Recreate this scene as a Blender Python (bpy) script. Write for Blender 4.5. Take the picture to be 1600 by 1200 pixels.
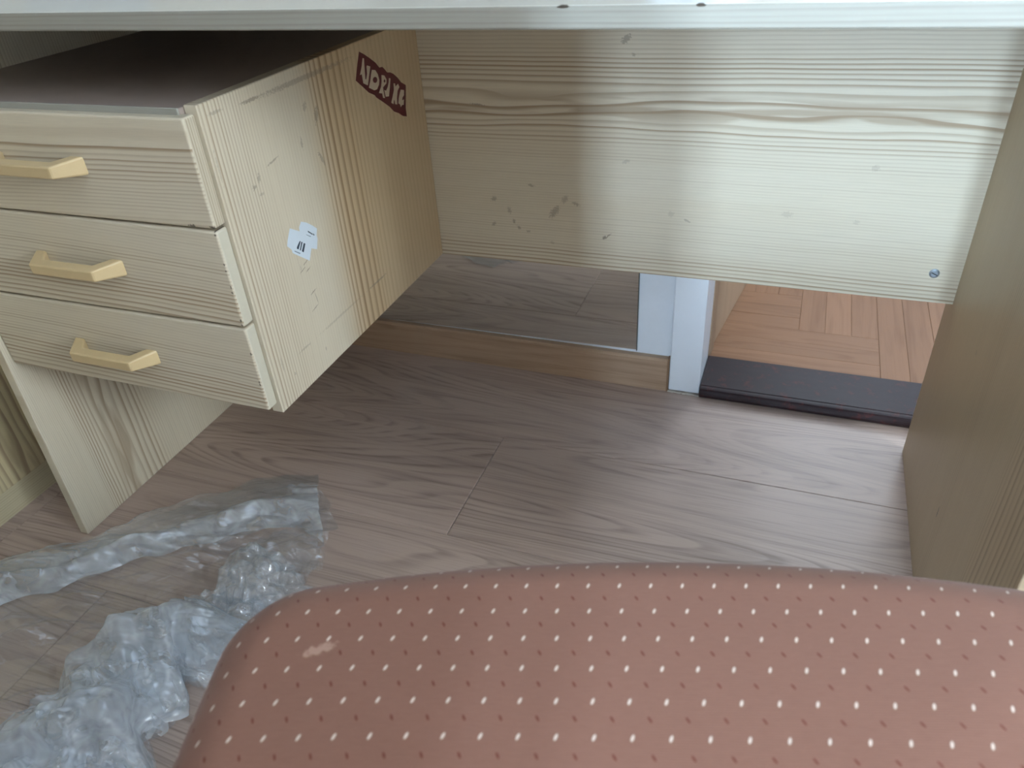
import bpy, bmesh, math, random
from mathutils import Vector, Matrix
random.seed(7)
scene = bpy.context.scene
for o in list(bpy.data.objects):
    bpy.data.objects.remove(o)
COL = scene.collection

# ------------------------------------------------------------------ camera
CAM = Vector((0.1552, -0.5843, 0.8304))
YAW, PITCH, ROLL, FPX = 22.51, 34.10, -4.26, 1184.9
def cam_axes():
    y, p, r = (math.radians(a) for a in (YAW, PITCH, ROLL))
    f = Vector((-math.sin(y) * math.cos(p), math.cos(y) * math.cos(p), -math.sin(p)))
    rt = Vector((math.cos(y), math.sin(y), 0))
    up = rt.cross(f)
    return (math.cos(r) * rt + math.sin(r) * up, -math.sin(r) * rt + math.cos(r) * up, f)
rt, up, fw = cam_axes()
cd = bpy.data.cameras.new('camera')
cam = bpy.data.objects.new('camera', cd)
COL.objects.link(cam)
cam.matrix_world = Matrix(((rt.x, up.x, -fw.x, CAM.x), (rt.y, up.y, -fw.y, CAM.y), (rt.z, up.z, -fw.z, CAM.z), (0, 0, 0, 1)))
cd.sensor_fit = 'HORIZONTAL'
cd.sensor_width = 36
cd.lens = FPX * 36 / 1600
cd.clip_start = 0.01
cd.dof.use_dof = True
cd.dof.focus_distance = 0.95
cd.dof.aperture_fstop = 9.0
scene.camera = cam

# ------------------------------------------------------------------ light
w = bpy.data.worlds.new('world')
scene.world = w
w.use_nodes = True
w.node_tree.nodes['Background'].inputs[0].default_value = (0.70, 0.82, 1.0, 1)
w.node_tree.nodes['Background'].inputs[1].default_value = 0.6
def area(name, loc, direction, sx, sy, power, color):
    l = bpy.data.lights.new(name, 'AREA')
    l.shape = 'RECTANGLE'
    l.size, l.size_y, l.energy, l.color = sx, sy, power, color
    o = bpy.data.objects.new(name, l)
    COL.objects.link(o)
    o.location = loc
    o.rotation_euler = Vector(direction).to_track_quat('-Z', 'Z').to_euler()
    return o
# daylight entering the hall window and two unseen windows invented for its direction
RW = dict(y0=-0.95, y1=-0.35, z0=0.35, z1=2.25)          # unseen right-wall window, invented so daylight falls from that side
BW = dict(x0=0.18, x1=0.58, z0=0.55, z1=2.05)            # unseen window behind the camera, invented to light the back panel
area('daylight_invented_right_window', (2.06, (RW['y0'] + RW['y1']) / 2, (RW['z0'] + RW['z1']) / 2), (-1, 0, -0.08), 0.60, 1.9, 50, (0.86, 0.97, 1.0))
area('daylight_invented_rear_window', ((BW['x0'] + BW['x1']) / 2, -3.06, (BW['z0'] + BW['z1']) / 2), (0, 1, -0.05), 0.40, 1.5, 95, (0.60, 0.80, 1.0))
area('daylight_hall_window', (0.5, 2.26, 1.6), (0, -1, -0.05), 0.8, 1.4, 7.0, (0.80, 0.91, 1.0))
scene.view_settings.view_transform = 'Standard'
scene.view_settings.look = 'None'
scene.view_settings.exposure = 1.82
scene.view_settings.gamma = 1
scene.view_settings.use_curve_mapping = False
scene.cycles.transparent_max_bounces = 16
scene.cycles.max_bounces = 7

# ------------------------------------------------------------------ helpers
ORG = {}
def empty(name, loc, **props):
    o = bpy.data.objects.new(name, None)
    o.empty_display_size = 0.05
    COL.objects.link(o)
    o.location = loc
    ORG[o] = Vector(loc)
    for k, v in props.items():
        o[k] = v
    return o
def finish(name, me, mats, parent=None, smooth=False, **props):
    """me holds world coordinates; moved so that the origin sits at the base centre, 'rest' keeps the build coordinates"""
    co = [v.co.copy() for v in me.vertices]
    at = me.attributes.new('rest', 'FLOAT_VECTOR', 'POINT')
    for i, c in enumerate(co):
        at.data[i].vector = c
    mn = Vector((min(c[k] for c in co) for k in range(3)))
    mx = Vector((max(c[k] for c in co) for k in range(3)))
    og = Vector(((mn.x + mx.x) / 2, (mn.y + mx.y) / 2, mn.z))
    for v in me.vertices:
        v.co -= og
    for m in (mats if isinstance(mats, (list, tuple)) else [mats]):
        me.materials.append(m)
    if smooth:
        for p in me.polygons:
            p.use_smooth = True
    o = bpy.data.objects.new(name, me)
    COL.objects.link(o)
    ORG[o] = og
    if parent is not None:
        o.parent = parent
        o.location = og - ORG[parent]
    else:
        o.location = og
    for k, v in props.items():
        o[k] = v
    return o
def bm_box(bm, a, b, bevel=0.0, seg=2, mat=0):
    a, b = Vector(a), Vector(b)
    t = bmesh.new()
    bmesh.ops.create_cube(t, size=1)
    for v in t.verts:
        v.co = Vector(((a[k] + b[k]) / 2 + v.co[k] * (b[k] - a[k]) for k in range(3)))
    if bevel:
        bmesh.ops.bevel(t, geom=t.edges[:], offset=bevel, segments=seg, affect='EDGES', profile=0.5)
    for f in t.faces:
        f.material_index = mat
    me = bpy.data.meshes.new('tmp')
    t.to_mesh(me)
    t.free()
    bm.from_mesh(me)
    bpy.data.meshes.remove(me)
def mesh_from(bm, name):
    me = bpy.data.meshes.new(name)
    bmesh.ops.recalc_face_normals(bm, faces=bm.faces[:])
    bm.to_mesh(me)
    bm.free()
    return me
def box(name, a, b, mat, parent=None, bevel=0.0, seg=2, **props):
    bm = bmesh.new()
    bm_box(bm, a, b, bevel, seg)
    return finish(name, mesh_from(bm, name), mat, parent, **props)
def boxes(name, lst, mat, parent=None, bevel=0.0, **props):
    bm = bmesh.new()
    for a, b in lst:
        bm_box(bm, a, b, bevel)
    return finish(name, mesh_from(bm, name), mat, parent, **props)
def prism(bm, pts, vec, mat=0, bevel=0.0):
    """polygon pts (3-D) extruded by vec"""
    t = bmesh.new()
    vec = Vector(vec)
    a = [t.verts.new(Vector(p)) for p in pts]
    b = [t.verts.new(Vector(p) + vec) for p in pts]
    n = len(pts)
    t.faces.new(a)
    t.faces.new(list(reversed(b)))
    for i in range(n):
        t.faces.new((a[i], b[i], b[(i + 1) % n], a[(i + 1) % n]))
    bmesh.ops.recalc_face_normals(t, faces=t.faces[:])
    if bevel:
        bmesh.ops.bevel(t, geom=t.edges[:], offset=bevel, segments=2, affect='EDGES', profile=0.5)
    for f in t.faces:
        f.material_index = mat
    me = bpy.data.meshes.new('tmp')
    t.to_mesh(me)
    t.free()
    bm.from_mesh(me)
    bpy.data.meshes.remove(me)
def cyl(bm, p, q, r0, r1=None, n=24):
    p, q = Vector(p), Vector(q)
    r1 = r0 if r1 is None else r1
    d = (q - p).normalized()
    u = d.orthogonal().normalized()
    v = d.cross(u)
    A, B = [], []
    for i in range(n):
        a = 2 * math.pi * i / n
        e = u * math.cos(a) + v * math.sin(a)
        A.append(bm.verts.new(p + e * r0))
        B.append(bm.verts.new(q + e * r1))
    bm.faces.new(A)
    bm.faces.new(list(reversed(B)))
    for i in range(n):
        bm.faces.new((A[i], B[i], B[(i + 1) % n], A[(i + 1) % n]))

class NT:
    def __init__(s, name):
        s.m = bpy.data.materials.new(name)
        s.m.use_nodes = True
        s.t = s.m.node_tree
        s.t.nodes.clear()
        s.out = s.t.nodes.new('ShaderNodeOutputMaterial')
    def n(s, t, **kw):
        x = s.t.nodes.new(t)
        for k, v in kw.items():
            setattr(x, k, v)
        return x
    def put(s, sock, v):
        if isinstance(v, bpy.types.NodeSocket):
            s.t.links.new(v, sock)
        elif v is not None:
            if hasattr(sock, 'default_value') and isinstance(v, (tuple, list)) and len(v) == 3 and sock.type == 'RGBA':
                v = (*v, 1)
            sock.default_value = v
    def math(s, op, a, b=None, c=None, clamp=False):
        x = s.n('ShaderNodeMath', operation=op, use_clamp=clamp)
        for i, v in enumerate((a, b, c)):
            if v is not None:
                s.put(x.inputs[i], v)
        return x.outputs[0]
    def vmath(s, op, a, b=None, out=0):
        x = s.n('ShaderNodeVectorMath', operation=op)
        s.put(x.inputs[0], a)
        if b is not None:
            s.put(x.inputs[1], b)
        return x.outputs[out]
    def comb(s, x=0.0, y=0.0, z=0.0):
        c = s.n('ShaderNodeCombineXYZ')
        for i, v in enumerate((x, y, z)):
            s.put(c.inputs[i], v)
        return c.outputs[0]
    def rest(s):
        a = s.n('ShaderNodeAttribute', attribute_name='rest')
        q = s.n('ShaderNodeSeparateXYZ')
        s.put(q.inputs[0], a.outputs['Vector'])
        return a.outputs['Vector'], list(q.outputs)
    def noise(s, vec, scale=1.0, detail=2.0, rough=0.5):
        x = s.n('ShaderNodeTexNoise')
        s.put(x.inputs['Vector'], vec)
        x.inputs['Scale'].default_value = scale
        x.inputs['Detail'].default_value = detail
        x.inputs['Roughness'].default_value = rough
        return x.outputs['Fac']
    def mix(s, f, a, b, blend='MIX'):
        x = s.n('ShaderNodeMix', data_type='RGBA', blend_type=blend)
        s.put(x.inputs[0], f)
        s.put(x.inputs[6], a)
        s.put(x.inputs[7], b)
        return x.outputs[2]
    def range(s, v, a, b, c=0.0, d=1.0, smooth=False):
        x = s.n('ShaderNodeMapRange', clamp=True)
        if smooth:
            x.interpolation_type = 'SMOOTHSTEP'
        s.put(x.inputs[0], v)
        for i, q in enumerate((a, b, c, d)):
            x.inputs[i + 1].default_value = q
        return x.outputs[0]
    def curve(s, v, pts):
        x = s.n('ShaderNodeFloatCurve')
        cu = x.mapping.curves[0]
        pts = [(max(0, min(1, a)), b) for a, b in pts]
        cu.points[0].location = pts[0]
        cu.points[1].location = pts[-1]
        for p in pts[1:-1]:
            cu.points.new(*p)
        for p in cu.points:
            p.handle_type = 'AUTO_CLAMPED'
        x.mapping.update()
        s.put(x.inputs[1], v)
        return x.outputs[0]
    def marks(s, A, C, lst, scale=420.0):
        """small scuffs: (along, cross, half length, half width, angle deg, strength)"""
        vec = s.comb(A, C, 0.0)
        nz = s.noise(vec, scale, 2.0, 0.6)
        acc = None
        for (a, c, ra, rc, ang, st) in lst:
            mp = s.n('ShaderNodeMapping', vector_type='TEXTURE')
            s.put(mp.inputs[0], vec)
            mp.inputs[1].default_value = (a, c, 0)
            mp.inputs[2].default_value = (0, 0, math.radians(ang))
            mp.inputs[3].default_value = (ra, rc, 1)
            ln = s.vmath('LENGTH', mp.outputs[0], out=1)
            k = s.math('ADD', ln, s.math('MULTIPLY', s.math('SUBTRACT', nz, 0.5), 2.2))
            k = s.range(k, 1.0, 0.6, 0.0, st)
            acc = k if acc is None else s.math('MAXIMUM', acc, k)
        return acc
    def bsdf(s, color, rough=0.5, spec=0.5, metal=0.0, normal=None, coat=0.0, sheen=0.0):
        b = s.n('ShaderNodeBsdfPrincipled')
        s.put(b.inputs['Base Color'], color)
        s.put(b.inputs['Roughness'], rough)
        b.inputs['Specular IOR Level'].default_value = spec
        b.inputs['Metallic'].default_value = metal
        b.inputs['Coat Weight'].default_value = coat
        b.inputs['Coat Roughness'].default_value = 0.12
        b.inputs['Sheen Weight'].default_value = sheen
        if normal is not None:
            s.put(b.inputs['Normal'], normal)
        s.t.links.new(b.outputs[0], s.out.inputs[0])
        return b
    def bump(s, h, strength=0.2, dist=0.001):
        x = s.n('ShaderNodeBump')
        x.inputs['Strength'].default_value = strength
        x.inputs['Distance'].default_value = dist
        s.put(x.inputs['Height'], h)
        return x.outputs[0]

PINE_L = (0.655, 0.59, 0.465)
PINE_D = (0.355, 0.262, 0.170)
def pine(name, along, cross, c0, c1, dens, amp, seed=0.0, light=PINE_L, dark=PINE_D, warp=0.006, wa=1.1, wc=9.0, skew=0.0, marks=None, rough=0.42, mark_col=(0.26, 0.21, 0.16), figure=None, tone=None):
    t = NT(name)
    v, q = t.rest()
    A, C = q[along], q[cross]
    if skew:
        C = t.math('ADD', C, t.math('MULTIPLY', A, skew))
    L = c1 - c0
    n1 = t.noise(t.comb(t.math('MULTIPLY', A, wa), t.math('MULTIPLY', C, wc), seed), 1.0, 1.5, 0.4)
    n2 = t.noise(t.comb(t.math('MULTIPLY', A, wa * 5), t.math('MULTIPLY', C, wc * 4), seed + 5.3), 1.0, 1.0, 0.4)
    off = t.math('ADD', t.math('MULTIPLY', t.math('SUBTRACT', n1, 0.5), warp * 2), t.math('MULTIPLY', t.math('SUBTRACT', n2, 0.5), warp * 0.35))
    heart = None
    if figure:
        fc, fw_, fa, ff, fg = figure
        g = t.math('DIVIDE', t.math('SUBTRACT', C, fc), fw_)
        g = t.math('POWER', 2.718, t.math('MULTIPLY', t.math('MULTIPLY', g, g), -1.0))
        fn = t.noise(t.comb(t.math('MULTIPLY', A, ff), t.math('MULTIPLY', C, fg), seed + 21.0), 1.0, 1.2, 0.4)
        off = t.math('ADD', off, t.math('MULTIPLY', t.math('MULTIPLY', t.math('SUBTRACT', fn, 0.5), fa * 2), g))
        fh = t.noise(t.comb(t.math('MULTIPLY', A, ff * 1.6), t.math('MULTIPLY', C, fg * 2.2), seed + 33.0), 1.0, 1.5, 0.5)
        heart = t.math('MULTIPLY', t.range(fh, 0.48, 0.58), t.math('MULTIPLY', t.range(g, 0.40, 0.9), 0.70))
    cn = t.math('DIVIDE', t.math('SUBTRACT', t.math('ADD', C, off), c0), L, clamp=True)
    # phase = integral of the line density
    K = 40
    def lin(tab, x):
        if x <= tab[0][0]:
            return tab[0][1]
        for (a, fa), (b, fb) in zip(tab, tab[1:]):
            if x <= b:
                return fa + (fb - fa) * (x - a) / max(1e-9, b - a)
        return tab[-1][1]
    ph, acc = [0.0], 0.0
    for i in range(K * 8):
        acc += lin(dens, (i + .5) / (K * 8)) * L / (K * 8)
        ph.append(acc)
    pts = [(i / K, ph[i * 8] / acc) for i in range(K + 1)]
    phase = t.math('MULTIPLY', t.curve(cn, pts), acc)
    fl = t.math('FLOOR', phase)
    fr = t.math('SUBTRACT', phase, fl)
    wn = t.n('ShaderNodeTexWhiteNoise', noise_dimensions='1D')
    t.put(wn.inputs['W'], t.math('ADD', fl, seed))
    la = t.math('ADD', 0.45, t.math('MULTIPLY', wn.outputs['Value'], 0.75))
    rise = t.range(fr, 0.30, 0.86, smooth=True)
    fall = t.range(fr, 0.88, 1.0, 1.0, 0.0, smooth=True)
    line = t.math('MULTIPLY', t.math('MULTIPLY', rise, fall), la)
    am = t.curve(cn, [(a, b) for a, b in amp])
    k = t.math('MULTIPLY', line, t.math('MULTIPLY', am, 1.25), clamp=True)
    if heart is not None:
        k = t.math('MAXIMUM', k, heart)
    broad = t.noise(t.comb(t.math('MULTIPLY', A, 2.0), t.math('MULTIPLY', C, 16.0), seed + 9), 1.0, 2.0)
    fine = t.noise(t.comb(t.math('MULTIPLY', A, 25.0), t.math('MULTIPLY', C, 1100.0), seed), 1.0, 2.0, 0.6)
    col = t.mix(k, light, dark)
    col = t.mix(t.math('MULTIPLY', t.math('SUBTRACT', broad, 0.35, clamp=True), 0.45), col, tuple(a * b for a, b in zip(light, (0.86, 0.76, 0.62))))
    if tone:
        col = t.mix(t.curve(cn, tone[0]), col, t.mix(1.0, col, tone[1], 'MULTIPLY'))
    fin = t.math('ADD', 0.90, t.math('MULTIPLY', fine, 0.2))
    col = t.mix(1.0, col, t.comb(fin, fin, fin), 'MULTIPLY')
    if marks:
        col = t.mix(t.marks(q[along], q[cross], marks), col, mark_col)
    t.bsdf(col, t.math('ADD', rough, t.math('MULTIPLY', k, 0.08)), 0.45, normal=t.bump(t.math('SUBTRACT', fine, k), 0.12, 0.0004))
    return t.m
def plain(name, color, rough=0.5, var=0.06, scale=30.0, spec=0.5, metal=0.0, bump=0.0, coat=0.0):
    t = NT(name)
    v, q = t.rest()
    nz = t.noise(v, scale, 4.0, 0.6)
    f = t.math('ADD', 1.0 - var, t.math('MULTIPLY', nz, 2 * var))
    col = t.mix(1.0, color, t.comb(f, f, f), 'MULTIPLY')
    t.bsdf(col, rough, spec, metal, t.bump(nz, bump, 0.001) if bump else None, coat)
    return t.m
def oak(name, base, dark, ring=12.0, rw=0.5, fiber=0.5, rough=0.45, seed_attr=True, axis=0, spec=0.4, wa=0.9, wc=7.0, fine=0, cross=None):
    """stretched contour rings and fibres; every board has its own 'seed'"""
    t = NT(name)
    v, q = t.rest()
    A, C = q[axis], q[1 - axis if cross is None else cross]
    if seed_attr:
        sd = t.n('ShaderNodeAttribute', attribute_name='seed').outputs['Fac']
        sd = t.math('MULTIPLY', sd, 37.0)
    else:
        sd = 3.1
    n1 = t.noise(t.comb(t.math('MULTIPLY', A, wa), t.math('MULTIPLY', C, wc), sd), 1.0, 1.5, 0.45)
    ph = t.math('MULTIPLY', n1, ring)
    fr = t.math('FRACT', ph)
    ln = t.math('MULTIPLY', t.range(fr, 0.35, 0.8, smooth=True), t.range(fr, 0.82, 1.0, 1.0, 0.0, smooth=True))
    if fine:
        fr2 = t.math('FRACT', t.math('MULTIPLY', n1, fine))
        ln2 = t.math('MULTIPLY', t.range(fr2, 0.45, 0.85, smooth=True), t.range(fr2, 0.86, 1.0, 1.0, 0.0, smooth=True))
        msk = t.noise(t.comb(t.math('MULTIPLY', A, 1.7), t.math('MULTIPLY', C, 9.0), t.math('ADD', sd, 11.0)), 1.0, 2.0, 0.5)
        ln = t.math('ADD', t.math('MULTIPLY', ln, 0.45), t.math('MULTIPLY', ln2, t.range(msk, 0.38, 0.62, 0.15, 0.95)), clamp=True)
    fib = t.noise(t.comb(t.math('MULTIPLY', A, 8.0), t.math('MULTIPLY', C, 330.0), sd), 1.0, 3.0, 0.65)
    fb2 = t.noise(t.comb(t.math('MULTIPLY', A, 3.0), t.math('MULTIPLY', C, 90.0), sd), 1.0, 2.0, 0.6)
    k = t.math('ADD', t.math('MULTIPLY', t.math('MULTIPLY', ln, rw), t.range(fb2, 0.3, 0.6)), t.math('MULTIPLY', t.range(fib, 0.5, 0.8), fiber), clamp=True)
    tone = t.noise(t.comb(t.math('MULTIPLY', A, 1.5), t.math('MULTIPLY', C, 12.0), t.math('ADD', sd, 4.0)), 1.0, 2.0)
    col = t.mix(k, base, dark)
    wn = t.n('ShaderNodeTexWhiteNoise', noise_dimensions='1D')
    t.put(wn.inputs['W'], sd)
    f = t.math('ADD', t.math('ADD', 0.80, t.math('MULTIPLY', tone, 0.26)), t.math('MULTIPLY', wn.outputs['Value'], 0.14))
    col = t.mix(1.0, col, t.comb(f, f, f), 'MULTIPLY')
    t.bsdf(col, rough, spec, normal=t.bump(k, -0.15, 0.0006))
    return t.m
def seeded(o, s):
    at = o.data.attributes.new('seed', 'FLOAT', 'POINT')
    for d in at.data:
        d.value = s
    return o

# ------------------------------------------------------------------ dimensions (metres; x along the desk, y away, floor at 0)
XC, YC, ZB, ZT = -0.3967, 0.0117, 0.297, 0.6624      # drawer unit: right face, front, underside, top
YB, XR, XL, H = 0.4849, 0.3775, -0.8215, 0.730       # back panel face, inner faces of the side panels, underside of the top
YWALL = 0.617

# ------------------------------------------------------------------ the setting
m_wall = plain('white_wall_paint', (0.80, 0.85, 0.92), 0.7, 0.03, 60, 0.3, bump=0.05)
m_beige = plain('warm_beige_wall_paint', (0.84, 0.77, 0.69), 0.8, 0.04, 40, 0.2)
m_tan = plain('tan_wall_paint', (0.62, 0.54, 0.46), 0.8, 0.04, 40, 0.2)
m_white = plain('white_gloss_paint', (0.82, 0.87, 0.94), 0.35, 0.04, 18, 0.5)
m_lam = oak('laminate_oak', (0.475, 0.362, 0.305), (0.19, 0.133, 0.108), ring=16.0, rw=0.62, fiber=0.40, rough=0.40, wa=0.60, wc=5.2, fine=62.0)
m_parq = oak('parquet_oak', (0.30, 0.158, 0.086), (0.18, 0.084, 0.040), ring=6.0, rw=0.35, fiber=0.3, rough=0.48, spec=0.15, wa=2.5, wc=22)
m_parq_v = oak('parquet_oak_crosswise', (0.30, 0.158, 0.086), (0.18, 0.084, 0.040), ring=6.0, rw=0.35, fiber=0.3, rough=0.48, spec=0.15, axis=1, wa=2.5, wc=22)
m_base = oak('skirting_oak', (0.46, 0.32, 0.22), (0.27, 0.17, 0.105), ring=9, rw=0.4, fiber=0.6, seed_attr=False, rough=0.45, cross=2, wa=1.2, wc=18)
m_sub = plain('screed', (0.05, 0.042, 0.036), 0.9)

floor = box('floor', (-1.45, -3.0, -0.06), (2.0, 0.70, -0.009), m_sub, kind='structure')
floor['label'] = 'grey-brown oak laminate floor under the desk'
PW = 0.246
rows = []
y1 = 0.386 + PW
k = 0
rnd = random.Random(3)
while y1 > -3.0:
    y0 = y1 - PW
    if k == 0:
        j = [-2.28, -0.90, 0.48, 1.86]
    elif k == 1:
        j = [-1.65, -0.271, 1.11, 2.49]
    elif k == 2:
        j = [-2.33, -0.95, 0.43, 1.81]
    else:
        s = rnd.uniform(-2.6, -1.5)
        j = [s + 1.38 * i for i in range(5)]
    j = [max(-1.45, min(2.0, a)) for a in j]
    j = [-1.45] + [a for a in j if -1.45 < a < 2.0] + [2.0]
    for a, b in zip(j, j[1:]):
        if b - a < 0.02:
            continue
        p = box('plank', (a + .0004, max(y0, -3.0) + .0004, -0.008), (b - .0004, min(y1, YWALL + 0.01) - .0004, 0.0), m_lam, floor, bevel=0.0009, seg=1)
        seeded(p, {0: 0.31, 1: 0.77, 2: 0.12}.get(k, rnd.random()) + (a * 0.37))
    y1 = y0
    k += 1

# wall with the doorway, 0.13 thick
DX0, DX1 = 0.037, 0.86
boxes('wall_back', [((-1.45, YWALL, -0.05), (DX0 - 0.03, YWALL + 0.13, 2.6)), ((DX1 + 0.03, YWALL, -0.05), (2.0, YWALL + 0.13, 2.6)),
                    ((DX0 - 0.03, YWALL, 2.05), (DX1 + 0.03, YWALL + 0.13, 2.6))], m_wall, kind='structure')
boxes('wall_left_with_shade_block', [((-1.53, -3.08, -0.05), (-1.45, YWALL + 0.13, 2.6)), ((-1.45, -3.0, 0.0), (0.125, -0.95, 2.6))], m_tan, kind='structure')  # second box: unseen block added to shade the drawers from the rear window
boxes('wall_right', [((2.0, -3.08, -0.05), (2.1, YWALL + 0.13, RW['z0'])), ((2.0, -3.08, RW['z1']), (2.1, YWALL + 0.13, 2.6)),
                     ((2.0, -3.08, RW['z0']), (2.1, RW['y0'], RW['z1'])), ((2.0, RW['y1'], RW['z0']), (2.1, YWALL + 0.13, RW['z1']))], m_beige, kind='structure')
boxes('wall_front', [((-1.45, -3.1, -0.05), (2.0, -3.0, BW['z0'])), ((-1.45, -3.1, BW['z1']), (2.0, -3.0, 2.6)),
                     ((-1.45, -3.1, BW['z0']), (BW['x0'], -3.0, BW['z1'])), ((BW['x1'], -3.1, BW['z0']), (2.0, -3.0, BW['z1']))], m_beige, kind='structure')
box('ceiling', (-1.53, -3.1, 2.6), (2.1, YWALL + 0.13, 2.68), m_wall, kind='structure')
def window(name, fr):
    o = empty(name, fr[0], kind='structure')
    for a, b in fr[1]:
        box('frame_bar', a, b, m_white, o, bevel=0.004)
y0, y1, z0, z1 = RW['y0'], RW['y1'], RW['z0'], RW['z1']
ym = (y0 + y1) / 2
window('invented_window_1', ((2.02, ym, z0), [((2.0, y0, z0), (2.05, y1, z0 + .06)), ((2.0, y0, z1 - .06), (2.05, y1, z1)), ((2.0, y0, z0 + .06), (2.05, y0 + .06, z1 - .06)),
                                    ((2.0, y1 - .06, z0 + .06), (2.05, y1, z1 - .06)), ((2.0, ym - .05, z0 + .06), (2.05, ym + .05, z1 - .06))]))
x0, x1, z0, z1 = BW['x0'], BW['x1'], BW['z0'], BW['z1']
xm = (x0 + x1) / 2
window('invented_window_2', ((xm, -3.02, z0), [((x0, -3.05, z0), (x1, -3.0, z0 + .06)), ((x0, -3.05, z1 - .06), (x1, -3.0, z1)), ((xm - .05, -3.05, z0 + .06), (xm + .05, -3.0, z1 - .06)),
                                     ((x0, -3.05, z0 + .06), (x0 + .04, -3.0, z1 - .06)), ((x1 - .04, -3.05, z0 + .06), (x1, -3.0, z1 - .06))]))  # invented rear frame; wide centre bar splits the daylight into bands
# skirting: stops at the white door frame
bm = bmesh.new()
prism(bm, [(-1.45, 0.602, 0.0), (-1.45, YWALL, 0.0), (-1.45, YWALL, 0.068), (-1.45, 0.606, 0.068), (-1.45, 0.602, 0.064)], (1.45 - 0.0245, 0, 0))
bb = finish('baseboard_back', mesh_from(bm, 'baseboard'), m_base, kind='structure')
m_cap = plain('skirting_end_cap', (0.26, 0.155, 0.09), 0.5, 0.1, 80)
bm = bmesh.new()
prism(bm, [(-0.0245, 0.6005, 0.0), (-0.0245, YWALL, 0.0), (-0.0245, YWALL, 0.0695), (-0.0245, 0.605, 0.0695), (-0.0245, 0.6005, 0.065)], (0.0035, 0, 0))
finish('end_cap', mesh_from(bm, 'end_cap'), m_cap, bb)

# doorway: white frame, dark rounded threshold, door leaf opened into the hall
door = empty('door_1', (0.45, 0.66, 0.0), kind='structure', label='white-framed doorway with dark threshold leading to the parquet hall')
boxes('door_frame', [((-0.0205, 0.6035, 0.003), (DX0 - 0.001, YWALL + 0.015, 2.10)), ((DX0 - 0.025, YWALL + 0.014, 0.003), (DX0 - 0.001, YWALL + 0.13, 2.05))], m_white, door, bevel=0.002)
boxes('door_frame', [((DX1 + 0.001, 0.6035, 0.003), (DX1 + 0.06, YWALL + 0.015, 2.10)), ((DX1 + 0.001, YWALL + 0.014, 0.003), (DX1 + 0.025, YWALL + 0.13, 2.05))], m_white, door, bevel=0.002)
box('lintel', (DX0 - 0.001, 0.6035, 2.04), (DX1 + 0.001, YWALL + 0.13, 2.10), m_white, door, bevel=0.002)
t = NT('dark_threshold_varnish')
v, q = t.rest()
nz = t.noise(t.comb(t.math('MULTIPLY', q[0], 6.0), t.math('MULTIPLY', q[1], 70.0), 0.0), 1.0, 4.0, 0.6)
wear = t.noise(v, 45.0, 4.0, 0.7)
col = t.mix(nz, (0.018, 0.010, 0.012), (0.032, 0.018, 0.020))
col = t.mix(t.range(wear, 0.55, 0.72), col, (0.085, 0.022, 0.020))
t.bsdf(col, t.math('ADD', 0.38, t.math('MULTIPLY', wear, 0.15)), 0.2, normal=t.bump(wear, 0.15, 0.001))
m_thr = t.m
bm = bmesh.new()
prof = [(0.712, 0.0), (0.712, 0.0215), (0.6085, 0.0215), (0.6075, 0.0205)]
for i in range(9):
    a = math.radians(90 + 180 * i / 8)
    prof.append((0.6015 + 0.0105 * math.cos(a), 0.0105 + 0.0100 * math.sin(a)))
prof += [(0.603, 0.0)]
prism(bm, [(DX0 + .0005, a, b) for a, b in prof], (DX1 - DX0 - .001, 0, 0))
thr = finish('threshold', mesh_from(bm, 'threshold'), m_thr, door, label='dark brown varnished wooden threshold with a rounded nose')
# ragged remains of white paint and filler along the frame foot
m_fill = plain('old_filler', (0.55, 0.50, 0.44), 0.9, 0.25, 200, bump=0.4)
bm = bmesh.new()
r2 = random.Random(5)
for i in range(26):
    u = i / 25
    p = Vector((-0.019 + 0.054 * u, 0.602 + r2.uniform(-.002, .001), 0.0)) if u < .99 else Vector((DX0, .60, 0))
    s = r2.uniform(.0015, .0032)
    bm_box(bm, p - Vector((s, s, 0)), p + Vector((s, s, s * .9)), s * .3, 1)
finish('filler_crumbs', mesh_from(bm, 'filler'), m_fill, door, kind='stuff')
m_leaf = oak('door_leaf_oak', (0.38, 0.265, 0.175), (0.24, 0.155, 0.095), ring=7, rw=.35, fiber=.6, seed_attr=False, axis=2, cross=1, wa=1.2, wc=8)
lf = [(0.0372, 0.7505), (0.140, 1.555), (0.100, 1.560), (0.0065, 0.7505)]
bm = bmesh.new()
prism(bm, [(a, b, 0.018) for a, b in lf], (0, 0, 1.98))
finish('door_leaf', mesh_from(bm, 'door_leaf'), m_leaf, door, label='oak-veneered door leaf opened back into the hall')
bm = bmesh.new()
prism(bm, [(DX0 + 0.0005, 0.713, 0.016), (DX0 + 0.0045, 0.7495, 0.016), (0.012, 0.7495, 0.016), (0.012, 0.713, 0.016)], (0, 0, 2.02))
finish('jamb_lining', mesh_from(bm, 'jamb_lining'), m_leaf, door)

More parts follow.
